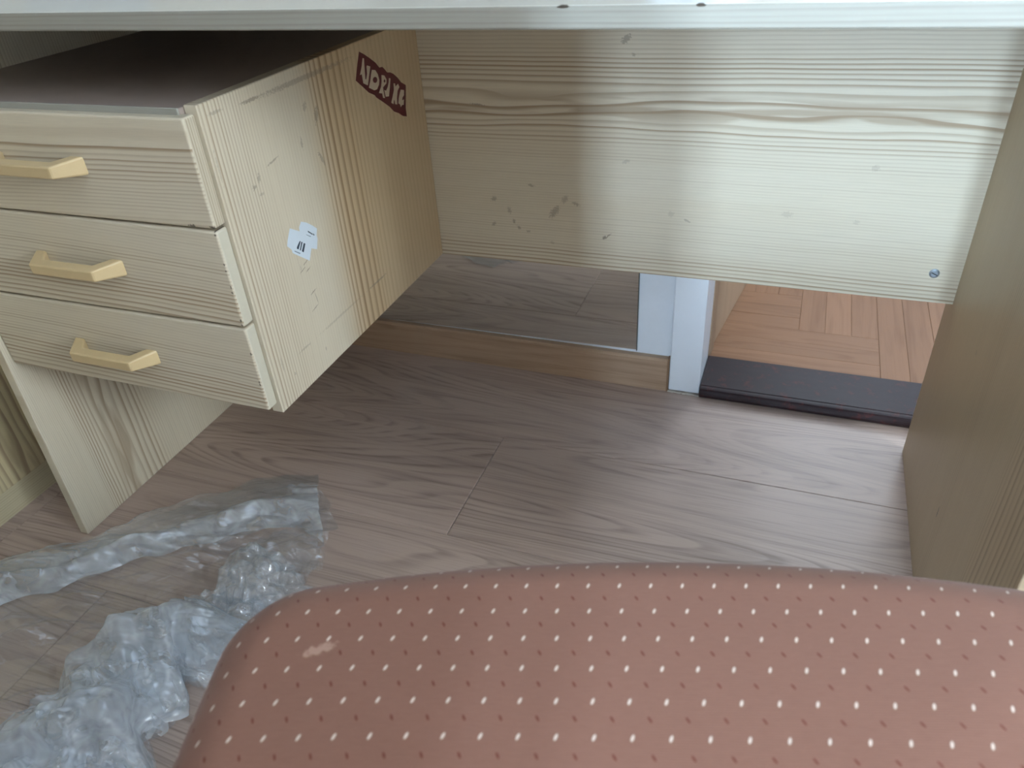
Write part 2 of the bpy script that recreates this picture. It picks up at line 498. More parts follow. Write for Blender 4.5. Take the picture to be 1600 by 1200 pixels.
# hall beyond the doorway
hall = box('floor_hall', (-0.6, 0.7125, -0.05), (1.3, 2.2, 0.007), m_sub, kind='structure', label='orange oak parquet of the hall laid in threes')
sw = 0.05
def strip(x0, x1, y0, y1, vert, s):
    x0, x1, y0, y1 = max(x0, -0.1), min(x1, 1.1), max(y0, 0.7127), min(y1, 1.75)
    if x1 - x0 < 0.012 or y1 - y0 < 0.012:
        return
    p = box('parquet_strip', (x0 + .0002, y0 + .0002, 0.007), (x1 - .0002, y1 - .0002, 0.015 + rnd.uniform(-.0002, .0002)), m_parq_v if vert else m_parq, hall, bevel=0.0004, seg=1)
    seeded(p, s)
for a in range(-8, 9):
    for b in range(-4, 5):
        ox, oy = 0.347 - 0.15 * a + 0.45 * b, 0.715 + 0.15 * a + 0.45 * b
        for i in range(3):
            strip(ox - 0.45, ox, oy + sw * i, oy + sw * (i + 1), False, rnd.random())
            strip(ox + sw * i, ox + sw * (i + 1), oy, oy + 0.45, True, rnd.random())
boxes('wall_hall_left', [((-0.68, YWALL + 0.13, -0.05), (-0.6, 2.2, 2.6))], m_wall, kind='structure')
boxes('wall_hall_back', [((-0.68, 2.2, -0.05), (0.1, 2.3, 2.6)), ((0.9, 2.2, -0.05), (1.4, 2.3, 2.6)), ((0.1, 2.2, -0.05), (0.9, 2.3, 0.9)), ((0.1, 2.2, 2.3), (0.9, 2.3, 2.6))], m_wall, kind='structure')
boxes('wall_hall_right', [((1.3, YWALL + 0.13, -0.05), (1.4, 2.2, 2.6))], m_wall, kind='structure')
window('window_3', ((0.5, 2.22, 0.9), [((0.1, 2.21, 0.9), (0.9, 2.25, 0.95)), ((0.1, 2.21, 2.25), (0.9, 2.25, 2.3)), ((0.1, 2.21, 0.95), (0.15, 2.25, 2.25)), ((0.85, 2.21, 0.95), (0.9, 2.25, 2.25))]))
box('ceiling_hall', (-0.68, YWALL + 0.13, 2.6), (1.4, 2.28, 2.68), m_wall, kind='structure')

# mirror on the wall left of the door; its lower edge is a touch out of level
t = NT('mirror_silver')
t.bsdf((0.86, 0.88, 0.87), 0.012, 0.5, 1.0)
m_mir = t.m
mir = empty('wall_mirror', (-0.53, 0.611, 0.07), label='frameless wall mirror above the oak skirting, reflecting the floor', category='mirror')
my = 0.6125
P = [(-0.99, my, 0.0675), (-0.0855, my, 0.0760), (-0.0855, my, 1.75), (-0.99, my, 1.75)]
bm = bmesh.new()
prism(bm, P, (0, 0.0042, 0))
finish('mirror_glass', mesh_from(bm, 'mirror_glass'), m_mir, mir)
m_edge = plain('mirror_edge', (0.03, 0.045, 0.04), 0.3, 0.05)
box('polished_edge', (-0.0854, 0.6115, 0.0735), (-0.0842, 0.6167, 1.75), m_edge, mir)

# ------------------------------------------------------------------ desk
desk = empty('pine_desk', (-0.22, 0.25, 0.0), label='pale pine desk with three drawers, back panel and two side panels', category='desk')
FLAT = [(0, 140), (1, 140)]
m_edgegrain = pine('pine_top_edge', 0, 2, 0.728, 0.75, [(0, 260), (1, 260)], [(0, .45), (0.5, .3), (1, .4)], 2.0, light=(0.35, 0.345, 0.305), dark=(0.21, 0.195, 0.16), warp=0.003, wa=2, wc=40, rough=0.65)
m_top = plain('desk_top_lacquer', (0.62, 0.60, 0.52), 0.22, 0.04, 12, 0.6)
bm = bmesh.new()
bm_box(bm, (-0.8375, 0.0, H), (0.3945, 0.56, H + 0.0163), 0.0012, 2)
for f in bm.faces:
    f.material_index = 1 if f.normal.z > 0.9 else 0
top = finish('desktop', mesh_from(bm, 'desktop'), [m_edgegrain, m_top], desk)
m_chip = plain('bare_chipboard', (0.07, 0.055, 0.04), 0.9, 0.3, 300)
for cx, cl in ((-0.0247, .006), (0.0737, .0045)):
    bm = bmesh.new()
    n = 7
    pts = [(cx + cl * math.cos(6.283 * i / n) * random.uniform(.7, 1.1), -0.0003, H + 0.0155 + 0.0011 * math.sin(6.283 * i / n)) for i in range(n)]
    prism(bm, pts, (0, 0.003, 0))
    finish('edge_chip', mesh_from(bm, 'chip'), m_chip, top)

# back panel: fine horizontal grain, bold figure near the top
bp_d = [(0, 150), (.08, 170), (.12, 230), (.42, 240), (.46, 190), (.51, 150), (.54, 75), (.60, 42), (.63, 75), (.68, 150), (.76, 170), (.85, 230), (1, 240)]
bp_a = [(0, .8), (.07, .6), (.11, .3), (.30, .2), (.43, .26), (.48, .55), (.53, .9), (.62, .95), (.70, .8), (.78, .4), (.86, .28), (1, .25)]
bmk = [(-0.088, .6355, .009, .005, 40, .6), (-.077, .616, .003, .003, 0, .5), (-.295, .401, .006, .004, 30, .55), (-.298, .359, .005, .003, 40, .55),
       (-.270, .3835, .0035, .007, 15, .45), (-.2637, .366, .003, .004, 20, .6), (-.2554, .356, .004, .003, -30, .6), (-.24, .351, .004, .0025, 0, .5), (-.2317, .4268, .006, .0025, -10, .55),
       (-.195, .387, .006, .014, -38, .55), (-.178, .408, .005, .008, -35, .45), (-.1604, .4023, .007, .003, -20, .5), (-.115, .351, .004, .003, 30, .95), (-.109, .355, .006, .0015, 40, .8),
       (-.0842, .4715, .007, .003, 25, .3), (-.0155, .397, .005, .005, 0, .25), (.008, .389, .006, .002, -25, .5), (.145, .409, .009, .005, 0, .2), (.245, .48, .006, .005, 0, .25), (.235, .405, .005, .004, 0, .2),
       (-.2, .335, .004, .003, 0, .3), (-.31, .545, .012, .0018, -5, .7)]
m_back = pine('pine_back_panel', 0, 2, 0.29, 0.735, bp_d, bp_a, 3.3, warp=0.008, wa=1.6, wc=7.0, marks=bmk, figure=(0.547, 0.024, 0.028, 4.5, 26.0))
bp = box('back_panel', (XL, YB, ZB), (XR, YB + 0.018, H), m_back, desk)
m_screw = plain('zinc_screw', (0.42, 0.50, 0.58), 0.35, 0.1, 200, 0.5, 0.85)
m_slot = plain('screw_slot', (0.05, 0.06, 0.07), 0.6)
bm = bmesh.new()
cyl(bm, (0.3449, YB + .001, 0.3406), (0.3449, YB - 0.0012, 0.3406), 0.0067, 0.0064, 28)
cyl(bm, (0.3449, YB - .0012, 0.3406), (0.3449, YB - 0.0026, 0.3406), 0.0064, 0.0042, 28)
sc = finish('screw', mesh_from(bm, 'screw'), m_screw, bp, label='slotted zinc screw')
# the slot is part of the screw's own mesh
bm = bmesh.new()
bm.from_mesh(sc.data)
dz = ORG[sc]
def slot():
    t = bmesh.new()
    bmesh.ops.create_cube(t, size=1)
    M = Matrix.Rotation(math.radians(25), 4, 'Y')
    for vv in t.verts:
        vv.co = M @ Vector((vv.co.x * 0.0086, vv.co.y * 0.0006, vv.co.z * 0.0011)) + Vector((0.3449, YB - 0.00265, 0.3406)) - dz
    for f in t.faces:
        f.material_index = 1
    me = bpy.data.meshes.new('tmp')
    t.to_mesh(me)
    t.free()
    return me
sm = slot()
bm.from_mesh(sm)
bm.to_mesh(sc.data)
bm.free()
sc.data.materials.append(m_slot)

# side panels, their front edges lean a little forward towards the floor
def side_panel(xa, xb, yf0, yf1, yback, mat):
    bm = bmesh.new()
    prism(bm, [(xa, yf0, 0.0), (xa, yback, 0.0), (xa, yback, H), (xa, yf1, H)], (xb - xa, 0, 0), bevel=0.0012)
    return finish('side_panel', mesh_from(bm, 'side_panel'), mat, desk)
lp_d = [(0, 330), (.10, 320), (.13, 200), (.17, 130), (.20, 70), (.27, 60), (.33, 130), (.37, 250), (.5, 200), (.7, 260), (1, 260)]
lp_a = [(0, .22), (.09, .28), (.12, .6), (.17, .85), (.27, .9), (.33, .7), (.38, .3), (.55, .2), (.62, .4), (.7, .3), (1, .25)]
m_left = pine('pine_left_panel', 2, 1, -0.03, 0.535, lp_d, lp_a, 7.7, warp=0.012, wa=2.0, wc=9.0, figure=(0.095, 0.035, 0.03, 5.0, 20.0))
rp_d = [(0, 120), (.12, 80), (.2, 90), (.26, 260), (.45, 160), (.5, 160), (.6, 320), (1, 320)]
rp_a = [(0, .3), (.1, .55), (.2, .5), (.26, .2), (.4, .2), (.48, .35), (.55, .15), (1, .15)]
m_right = pine('pine_right_panel', 2, 1, -0.05, 0.535, rp_d, rp_a, 11.2, light=(0.60, 0.49, 0.34), warp=0.012, wa=2.0, wc=7.0,
               marks=[(.131, .2395, .012, .0022, 0, .95), (.09, .06, .004, .003, 0, .5), (.33, .3, .004, .003, 0, .3)])
side_panel(XL - 0.016, XL, -0.0245, -0.002, 0.530, m_left)
side_panel(XR, XR + 0.016, -0.050, -0.028, 0.530, m_right)
# gliders under the right panel
m_pla = plain('black_plastic', (0.018, 0.018, 0.02), 0.45, 0.1, 50)

# hanging drawer unit
cs_d = [(0, 130), (.03, 170), (.05, 190), (.14, 200), (.20, 220), (.36, 160), (.40, 130), (.46, 75), (.53, 70), (.57, 120), (.62, 90), (1, 90)]
cs_a = [(0, .5), (.025, .7), (.06, .6), (.11, .42), (.16, .25), (.20, .14), (.36, .12), (.40, .6), (.46, .75), (.53, .8), (.58, .6), (.62, .2), (1, .16)]
smk = [(.6472, .195, .0036, .11, 0, .50), (.6475, .092, .0022, .02, 0, .7), (.65, .035, .002, .012, 0, .45), (.6175, .182, .006, .004, 30, .4), (.603, .202, .012, .005, 25, .55), (.581, .162, .008, .0025, 0, .45),
       (.5535, .195, .012, .0028, -25, .5), (.579, .104, .0014, .013, -10, .6), (.570, .0736, .006, .003, 20, .5), (.563, .0634, .003, .004, 0, .6), (.5523, .0722, .002, .005, 0, .4),
       (.3495, .17, .002, .06, 0, .30), (.3495, .27, .002, .03, 0, .55), (.35, .08, .002, .014, 0, .4), (.4425, .110, .0009, .008, -15, .7), (.4385, .121, .0009, .006, -15, .8), (.449, .119, .0009, .007, -15, .7), (.446, .108, .006, .0007, 0, .5),
       (.408, .1217, .001, .007, -12, .8), (.398, .1245, .010, .0008, -10, .6), (.387, .118, .0009, .009, -12, .75), (.33, .05, .003, .002, 0, .4), (.325, .12, .003, .002, 0, .4), (.355, .032, .012, .002, 0, .3), (.60, .018, .02, .0015, 0, .3)]
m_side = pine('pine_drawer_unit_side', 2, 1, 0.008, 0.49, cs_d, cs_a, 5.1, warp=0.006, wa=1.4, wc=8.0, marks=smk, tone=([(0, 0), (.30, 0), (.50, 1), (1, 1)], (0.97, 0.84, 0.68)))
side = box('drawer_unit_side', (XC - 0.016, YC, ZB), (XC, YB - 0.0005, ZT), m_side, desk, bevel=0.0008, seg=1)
m_in = pine('pine_drawer_unit_inside', 0, 1, 0.0, 0.5, [(0, 150), (1, 150)], [(0, .35), (1, .35)], 8.8)
m_hard = plain('brown_hardboard', (0.36, 0.29, 0.255), 0.42, 0.10, 25, 0.4)
utop = box('drawer_unit_top', (XL, YC - 0.006, ZT - 0.016), (XC - 0.0162, YB - 0.0005, ZT - 0.0015), m_hard, desk, bevel=0.001)
box('front_lipping', (XL + .0005, YC - 0.0085, ZT - 0.016), (XC - 0.0165, YC - 0.0062, ZT - 0.0010), m_edgegrain, utop, bevel=0.0005, seg=1)
box('drawer_unit_bottom', (XL, YC + 0.002, ZB + 0.006), (XC - 0.0162, YB - 0.0005, ZB + 0.020), m_in, desk)
def front_mat(name, z0, z1, dens, amp, seed, mk):
    sk = 0.035 if seed > 1.5 else -0.01
    return pine(name, 0, 2, z0 - sk * 0.6 - 0.01, z1 - sk * 0.6 + 0.01, dens, amp, seed, skew=sk, warp=0.010, wa=2.0, wc=10.0, marks=mk, mark_col=(0.10, 0.08, 0.06))
yd = YC - 0.018
m_dredge = plain('pale_edge_band', (0.60, 0.56, 0.45), 0.5, 0.05, 60)
m_dredge0 = pine('pine_edge_band', 2, 1, YC - 0.02, YC + 0.002, [(0, 300), (1, 300)], [(0, .6), (1, .6)], 5.5, light=(0.60, 0.54, 0.42), warp=0.0008, wa=1.0, wc=30)
dz1, dz2, dz0, dz3 = 0.5416, 0.4257, 0.3105, 0.6561
fd1 = [(0, 220), (.2, 230), (.3, 220), (.45, 220), (.6, 150), (.68, 110), (.74, 50), (1, 40)]
fa1 = [(0, .25), (.3, .35), (.42, .55), (.65, .7), (.74, .8), (.82, .35), (1, .3)]
fd2 = [(0, 95), (.10, 120), (.2, 165), (.35, 210), (.5, 230), (.7, 240), (1, 240)]
fa2 = [(0, 1), (.16, 1), (.34, .85), (.46, .6), (.55, .35), (.62, .5), (.75, .22), (1, .2)]
def chips(z0, z1, n, sd):
    r = random.Random(sd)
    return [(-0.4032, z0 + (z1 - z0) * r.random(), r.uniform(.0008, .0014), r.uniform(.0012, .0024), 0, 0.9) for i in range(n)]
fm = [front_mat('pine_drawer_front_a', dz1, dz3, fd1, fa1, 1.0, [(-0.404, dz1 + .003, .004, .002, 0, 1), (-.43, dz1 + .003, .005, .0022, 0, .9)]),
      front_mat('pine_drawer_front_b', dz2, dz1, fd2, fa2, 2.4, chips(dz2, dz1, 9, 2)),
      front_mat('pine_drawer_front_c', dz0, dz2, fd2, [(a, b * .95) for a, b in fa2], 6.2, chips(dz0 + .03, dz2 - .03, 6, 4))]
m_hand = plain('varnished_beech_handle', (0.62, 0.47, 0.26), 0.38, 0.08, 35, 0.5)
def handle(parent, cx, cz):
    bm = bmesh.new()
    o_ = [(-.066, 0), (-.047, .030), (.047, .030), (.066, 0)]
    i_ = [(.050, 0), (.037, .0165), (-.037, .0165), (-.050, 0)]
    n0 = [(cx + a, yd - b, cz - 0.009) for a, b in o_ + i_]
    prism(bm, n0, (0, 0, 0.018), bevel=0.0022)
    for vv in bm.verts:
        k_ = max(0.0, min(1.0, (yd - vv.co.y) / 0.030))
        vv.co.z = cz + (vv.co.z - cz) * (1.12 - 0.40 * k_)
    return finish('handle', mesh_from(bm, 'handle'), m_hand, parent, label='yellowish wooden bow handle')
for i, (z0, z1, hz) in enumerate(((dz1, dz3, 0.6020), (dz2, dz1, 0.4850), (dz0, dz2, 0.3655))):
    bm = bmesh.new()
    bm_box(bm, (XL + 0.001, yd, z0 + 0.0012), (XC - 0.004, YC - 0.0005, z1 - 0.0012), 0.0028, 3)
    # drawer box behind the front
    xa, xb, ya, yb_ = XL + 0.03, XC - 0.04, YC - 0.001, YB - 0.06
    for a, b in (((xa, ya, z0 + .012), (xa + .012, yb_, z1 - .03)), ((xb - .012, ya, z0 + .012), (xb, yb_, z1 - .03)), ((xa, yb_ - .012, z0 + .012), (xb, yb_, z1 - .03)), ((xa, ya, z0 + .012), (xb, yb_, z0 + .018))):
        bm_box(bm, a, b)
    bm.normal_update()
    for f in bm.faces:
        f.material_index = 1 if (f.normal.x > 0.75 and f.calc_center_median().x > XC - 0.0045) else 0
    dr = finish('drawer', mesh_from(bm, 'drawer'), [fm[i], m_dredge if i else m_dredge0], desk, label=('top', 'middle', 'bottom')[i] + ' pine drawer of the hanging unit')
    handle(dr, -0.6115, hz)

# stickers on the side of the drawer unit (flat print, thin paper), points are (y, z)
def decal(name, layers, mats, label):
    bm = bmesh.new()
    for k, (pts, mi, lift) in enumerate(layers):
        prism(bm, [(XC + lift, y, z) for y, z in pts], (0.00012, 0, 0), mi)
    return finish(name, mesh_from(bm, name), mats, side, label=label)
m_maroon = plain('maroon_print', (0.11, 0.012, 0.016), 0.4, 0.1, 60)
m_cream = plain('cream_print', (0.62, 0.52, 0.40), 0.5, 0.06, 60)
border = [(0.3207, 0.6501), (0.3325, 0.6442), (0.3458, 0.6365), (0.3575, 0.629), (0.3653, 0.6213), (0.3735, 0.6205), (0.3786, 0.6165), (0.3844, 0.6109), (0.3936, 0.6089), (0.4013, 0.6053), (0.4124, 0.5974), (0.4194, 0.5902), (0.4325, 0.5831), (0.4233, 0.5537), (0.4232, 0.5416), (0.4122, 0.545), (0.4004, 0.5524), (0.3882, 0.5576), (0.3777, 0.567), (0.3614, 0.5776), (0.3456, 0.5875), (0.3426, 0.5911), (0.3285, 0.5979), (0.316, 0.6079), (0.3015, 0.6191), (0.3091, 0.6323)]
LN = [(0.3266, 0.6411), (0.3297, 0.64), (0.3277, 0.6302), (0.325, 0.6156), (0.3273, 0.6148), (0.3315, 0.6211), (0.333, 0.6295), (0.3347, 0.6305), (0.3423, 0.6275), (0.3389, 0.6223), (0.3325, 0.6125), (0.3286, 0.607), (0.3184, 0.612), (0.3184, 0.6175), (0.3184, 0.6232), (0.3135, 0.6232), (0.3152, 0.6251), (0.3208, 0.6317)]
LD = [(0.3451, 0.6228), (0.3536, 0.6205), (0.3587, 0.6142), (0.3603, 0.6062), (0.3575, 0.6011), (0.3508, 0.5968), (0.3436, 0.5971), (0.3305, 0.6036), (0.3372, 0.6114), (0.3418, 0.6188)]
LDh = [(0.3504, 0.6129), (0.3541, 0.6109), (0.355, 0.6079), (0.3523, 0.6056), (0.3479, 0.6055), (0.3442, 0.6075), (0.3434, 0.6105), (0.346, 0.6127)]
LR = [(0.3679, 0.6112), (0.3751, 0.6091), (0.3797, 0.6032), (0.378, 0.5982), (0.3673, 0.5954), (0.367, 0.5911), (0.368, 0.581), (0.3631, 0.5827), (0.3625, 0.5887), (0.359, 0.5896), (0.3542, 0.5912), (0.3628, 0.5979), (0.3659, 0.6039)]
LRh = [(0.3742, 0.6045), (0.3761, 0.6016), (0.3727, 0.6), (0.3709, 0.6028)]
LI = [(0.3868, 0.6031), (0.3908, 0.6017), (0.3864, 0.5924), (0.3795, 0.5806), (0.3706, 0.5823), (0.3693, 0.5915), (0.374, 0.5894), (0.38, 0.5929), (0.3844, 0.5978)]
LK = [(0.3976, 0.5937), (0.4016, 0.5923), (0.4015, 0.5883), (0.4101, 0.5903), (0.4127, 0.5852), (0.4062, 0.5817), (0.4038, 0.5777), (0.4011, 0.5728), (0.3996, 0.5645), (0.3934, 0.5666), (0.3938, 0.5715), (0.3919, 0.5725), (0.3892, 0.5676), (0.3835, 0.5711), (0.3888, 0.5768), (0.3959, 0.5851)]
LA = [(0.4153, 0.581), (0.425, 0.5782), (0.4229, 0.5715), (0.4176, 0.5697), (0.4153, 0.5662), (0.4212, 0.5662), (0.4179, 0.5593), (0.4135, 0.5604), (0.4089, 0.5585), (0.4082, 0.5623), (0.4033, 0.5651), (0.4064, 0.5715), (0.4108, 0.5765)]
decal('name_sticker', [(border, 0, 0.0)] + [(p, 1, 0.00015) for p in (LN, LD, LR, LI, LK, LA)] + [(LDh, 0, 0.0003), (LRh, 0, 0.0003)], [m_maroon, m_cream], 'dark red sticker with cream hand-drawn capital letters')
m_paper = plain('white_paper', (0.66, 0.74, 0.82), 0.6, 0.04, 60)
m_ink = plain('blue_black_ink', (0.035, 0.055, 0.08), 0.6)
m_ink2 = plain('faint_ink', (0.24, 0.29, 0.35), 0.6)
up_ = [(0.1281, 0.4981), (0.138, 0.4929), (0.1487, 0.4845), (0.1559, 0.4778), (0.152, 0.4705), (0.1525, 0.4659), (0.1469, 0.4542), (0.1405, 0.4576), (0.1317, 0.4628), (0.1213, 0.4848), (0.1219, 0.493)]
lo_ = [(0.1047, 0.4992), (0.1192, 0.4899), (0.1322, 0.4808), (0.1414, 0.4713), (0.1361, 0.4602), (0.1274, 0.4475), (0.1148, 0.4577), (0.0993, 0.4703), (0.099, 0.4747), (0.0924, 0.4819), (0.0959, 0.4882)]
b1 = [(0.1171, 0.478), (0.1187, 0.4769), (0.1112, 0.4696), (0.1085, 0.4718), (0.1097, 0.4737)]
b2 = [(0.1198, 0.4758), (0.1217, 0.4746), (0.1149, 0.4664), (0.1134, 0.4678)]
b3 = [(0.1238, 0.4725), (0.1264, 0.4705), (0.1195, 0.4622), (0.1166, 0.4648)]
t1 = [(0.1037, 0.4714), (0.1132, 0.4641), (0.1119, 0.4634), (0.1029, 0.4706)]
t2 = [(0.1368, 0.4829), (0.1447, 0.4755), (0.1438, 0.4747), (0.1363, 0.4816)]
t3 = [(0.1458, 0.4757), (0.1479, 0.4726), (0.1463, 0.4727), (0.1452, 0.4741)]
t4 = [(0.132, 0.4802), (0.1404, 0.4742), (0.1391, 0.4738), (0.1318, 0.4796)]
decal('torn_label', [(up_, 0, 0.0), (lo_, 0, 0.00015)] + [(p, 1, 0.0003) for p in (b1, b2, b3, t2, t3)] + [(p, 2, 0.0003) for p in (t1, t4)], [m_paper, m_ink, m_ink2], 'torn white paper label with three dark bars')

# ------------------------------------------------------------------ pine cabinet left of the desk
cab = empty('pine_cabinet', (-1.19, 0.0, 0.0), label='pine cabinet on a plinth standing left of the desk', category='cabinet')
pc_d = [(0, 200), (.35, 200), (.42, 220), (.47, 130), (.50, 60), (.56, 55), (.62, 90), (.7, 200), (1, 200)]
pc_a = [(0, .3), (.42, .35), (.47, .6), (.55, .85), (.65, .8), (.72, .4), (1, .3)]
m_cab = pine('pine_cabinet_door', 2, 1, -0.36, 0.36, pc_d, pc_a, 4.4, light=(0.62, 0.53, 0.33), warp=0.014, wa=2.5, wc=14, figure=(0.03, 0.03, 0.02, 5.0, 20.0))
m_cab2 = pine('pine_cabinet_body', 1, 2, 0.0, 0.8, [(0, 220), (1, 220)], [(0, .25), (1, .25)], 9.4, light=(0.60, 0.53, 0.36))
box('body', (-1.40, -0.36, 0.05), (-0.995, 0.36, 0.78), m_cab2, cab, bevel=0.001)
box('plinth', (-1.38, -0.355, 0.0), (-0.9795, 0.355, 0.0495), m_cab2, cab)
box('door', (-0.9948, -0.357, 0.049), (-0.9765, 0.3575, 0.776), m_cab, cab, bevel=0.0015)

# ------------------------------------------------------------------ chair
CA = math.radians(17.0)
CU, CV = Vector((math.cos(CA), math.sin(CA), 0)), Vector((-math.sin(CA), math.cos(CA), 0))
t = NT('dotted_terracotta_fabric')
uvn = t.n('ShaderNodeUVMap', uv_map='cloth')
q = t.n('ShaderNodeSeparateXYZ')
t.put(q.inputs[0], uvn.outputs[0])
U, V = q.outputs[0], q.outputs[1]
def lattice(off, ang, ra, rb):
    du, dv = 0.0191, 0.0207
    fu = t.math('MULTIPLY', t.math('SUBTRACT', t.math('FRACT', t.math('ADD', t.math('DIVIDE', U, du), off)), 0.5), du)
    fv = t.math('MULTIPLY', t.math('SUBTRACT', t.math('FRACT', t.math('ADD', t.math('DIVIDE', V, dv), off)), 0.5), dv)
    c, s = math.cos(ang), math.sin(ang)
    a = t.math('ADD', t.math('MULTIPLY', fu, c), t.math('MULTIPLY', fv, s))
    b = t.math('SUBTRACT', t.math('MULTIPLY', fv, c), t.math('MULTIPLY', fu, s))
    a, b = t.math('DIVIDE', a, ra), t.math('DIVIDE', b, rb)
    return t.range(t.math('SQRT', t.math('ADD', t.math('MULTIPLY', a, a), t.math('MULTIPLY', b, b))), 1.15, 0.75)
wht = lattice(0.30, math.radians(68), 0.0021, 0.00085)
drk = lattice(0.80, math.radians(115), 0.0020, 0.00075)
rib = t.math('SINE', t.math('MULTIPLY', V, 2 * math.pi / 0.00145))
nz = t.noise(t.comb(t.math('MULTIPLY', U, 120.0), t.math('MULTIPLY', V, 700.0), 0.0), 1.0, 3.0, 0.6)
big = t.noise(t.comb(U, V, 0.0), 9.0, 3.0, 0.6)
col = t.mix(t.math('ADD', t.math('MULTIPLY', nz, 0.6), t.math('MULTIPLY', rib, 0.10)), (0.212, 0.094, 0.062), (0.277, 0.137, 0.094))
col = t.mix(t.math('MULTIPLY', big, 0.30), col, (0.225, 0.10, 0.066))
spot = t.marks(U, V, [(-0.172, -0.335, .011, .0035, 20, .4)], 250.0)
col = t.mix(drk, col, (0.15, 0.035, 0.020))
col = t.mix(wht, col, (0.66, 0.52, 0.43))
col = t.mix(spot, col, (0.62, 0.40, 0.30))
hgt = t.math('ADD', t.math('MULTIPLY', rib, 0.5), t.math('MULTIPLY', wht, 1.2))
t.bsdf(col, 0.75, 0.25, normal=t.bump(hgt, 0.25, 0.0004), sheen=0.15)
m_cloth = t.m

def outline(W, v0, v1, r, bulge, n=14):
    """rounded rectangle in (u, v), front edge v1 bowed outwards"""
    cs = [(W - r, v1 - r, 0), (-W + r, v1 - r, 90), (-W + r, v0 + r, 180), (W - r, v0 + r, 270)]
    P = []
    for i, (cx, cy, a0) in enumerate(cs):
        for j in range(n + 1):
            a = math.radians(a0 + 90 * j / n)
            P.append([cx + r * math.cos(a), cy + r * math.sin(a)])
        nx, ny, a1 = cs[(i + 1) % 4]
        p0, p1 = P[-1], [nx + r * math.cos(math.radians(a1)), ny + r * math.sin(math.radians(a1))]
        m = 16
        for j in range(1, m):
            P.append([p0[0] + (p1[0] - p0[0]) * j / m, p0[1] + (p1[1] - p0[1]) * j / m])
    for p in P:
        k = max(0.0, min(1.0, (p[1] - v0) / (v1 - v0)))
        p[1] += bulge * (1 - (p[0] / W) ** 2) * k ** 2
    return P
def cushion(name, P, O, eu, ev, en, rh, rv, dome, depth, mat, parent, rot=0.0, **props):
    """pad: flat top with a rolled edge; unrolled cloth coordinates in metres"""
    n = len(P)
    nrm = []
    for i in range(n):
        a, b = Vector(P[i - 1]), Vector(P[(i + 1) % n])
        d = (b - a).normalized()
        nrm.append(Vector((d.y, -d.x)))
    cen = Vector((sum(p[0] for p in P) / n, sum(p[1] for p in P) / n))
    rings = []
    inner = [Vector(P[i]) - nrm[i] * rh for i in range(n)]
    for k in range(0, 13):
        s = max(k / 12, 0.02)
        rings.append([(cen + (inner[i] - cen) * s, dome * (1 - s * s), cen + (inner[i] - cen) * s) for i in range(n)])
    prof, s, last = [], 0.0, (0.0, 0.0)
    for k in range(1, 21):
        a = math.radians(8.5 * k)
        e, z = rh * math.sin(a), -rv * (1 - math.cos(a))
        if a > math.pi / 2:
            e, z = rh * math.sin(a), -rv - (depth - rv) * (1 - math.sin(a)) ** 0.5
        s += math.hypot(e - last[0], z - last[1])
        last = (e, z)
        rings.append([(inner[i] + nrm[i] * e, z, inner[i] + nrm[i] * s) for i in range(n)])
    vs, uvs, fs = [], [], []
    c, si = math.cos(rot), math.sin(rot)
    for r in rings:
        for p, z, uv in r:
            vs.append(O + eu * p.x + ev * p.y + en * z)
            uvs.append((uv.x * c - uv.y * si, uv.x * si + uv.y * c))
    for k in range(len(rings) - 1):
        for i in range(n):
            j = (i + 1) % n
            fs.append((k * n + i, k * n + j, (k + 1) * n + j, (k + 1) * n + i))
    fs.append(tuple(reversed(range(n))))
    L = (len(rings) - 1) * n
    fs.append(tuple(L + i for i in range(n)))
    me = bpy.data.meshes.new(name)
    me.from_pydata([tuple(v) for v in vs], [], fs)
    ul = me.uv_layers.new(name='cloth')
    for lp in me.loops:
        ul.data[lp.index].uv = uvs[lp.vertex_index]
    bm = bmesh.new()
    bm.from_mesh(me)
    bmesh.ops.recalc_face_normals(bm, faces=bm.faces[:])
    bm.to_mesh(me)
    bm.free()
    return finish(name, me, mat, parent, smooth=True, **props)
SEAT_Z = 0.462
sc0 = CU * 0.02 + CV * (-0.49)
chair = empty('desk_chair', (sc0.x, sc0.y, 0.0), label='chair with terracotta upholstery dotted white and brown, in front of the desk', category='chair')
UC = 0.024
SP = outline(0.270, -0.715, -0.278, 0.050, 0.033)
SP = [[a + UC, b] for a, b in SP]
cushion('seat_cushion', SP, Vector((0, 0, SEAT_Z)), CU, CV, Vector((0, 0, 1)), 0.042, 0.036, 0.010, 0.062, m_cloth, chair, rot=math.radians(0.0))
def W3(u, v, z):
    p = CU * u + CV * v
    return Vector((p.x, p.y, z))
bm = bmesh.new()
n = 40
A, B = [], []
for i in range(n):
    a = 2 * math.pi * i / n
    uu, vv = abs(math.cos(a)) ** .5 * math.copysign(1, math.cos(a)), abs(math.sin(a)) ** .5 * math.copysign(1, math.sin(a))
    A.append(bm.verts.new(W3(UC + .215 * uu, -.49 + .195 * vv, SEAT_Z - .060)))
    B.append(bm.verts.new(W3(UC + .185 * uu, -.49 + .165 * vv, SEAT_Z - .085)))
bm.faces.new(A)
bm.faces.new(list(reversed(B)))
for i in range(n):
    bm.faces.new((A[i], B[i], B[(i + 1) % n], A[(i + 1) % n]))
finish('seat_shell', mesh_from(bm, 'seat_shell'), m_pla, chair)
bm = bmesh.new()
cyl(bm, W3(UC, -.49, .09), W3(UC, -.49, .25), .027)
cyl(bm, W3(UC, -.49, .25), W3(UC, -.49, SEAT_Z - .084), .014)
finish('gas_column', mesh_from(bm, 'gas_column'), m_pla, chair, smooth=False)
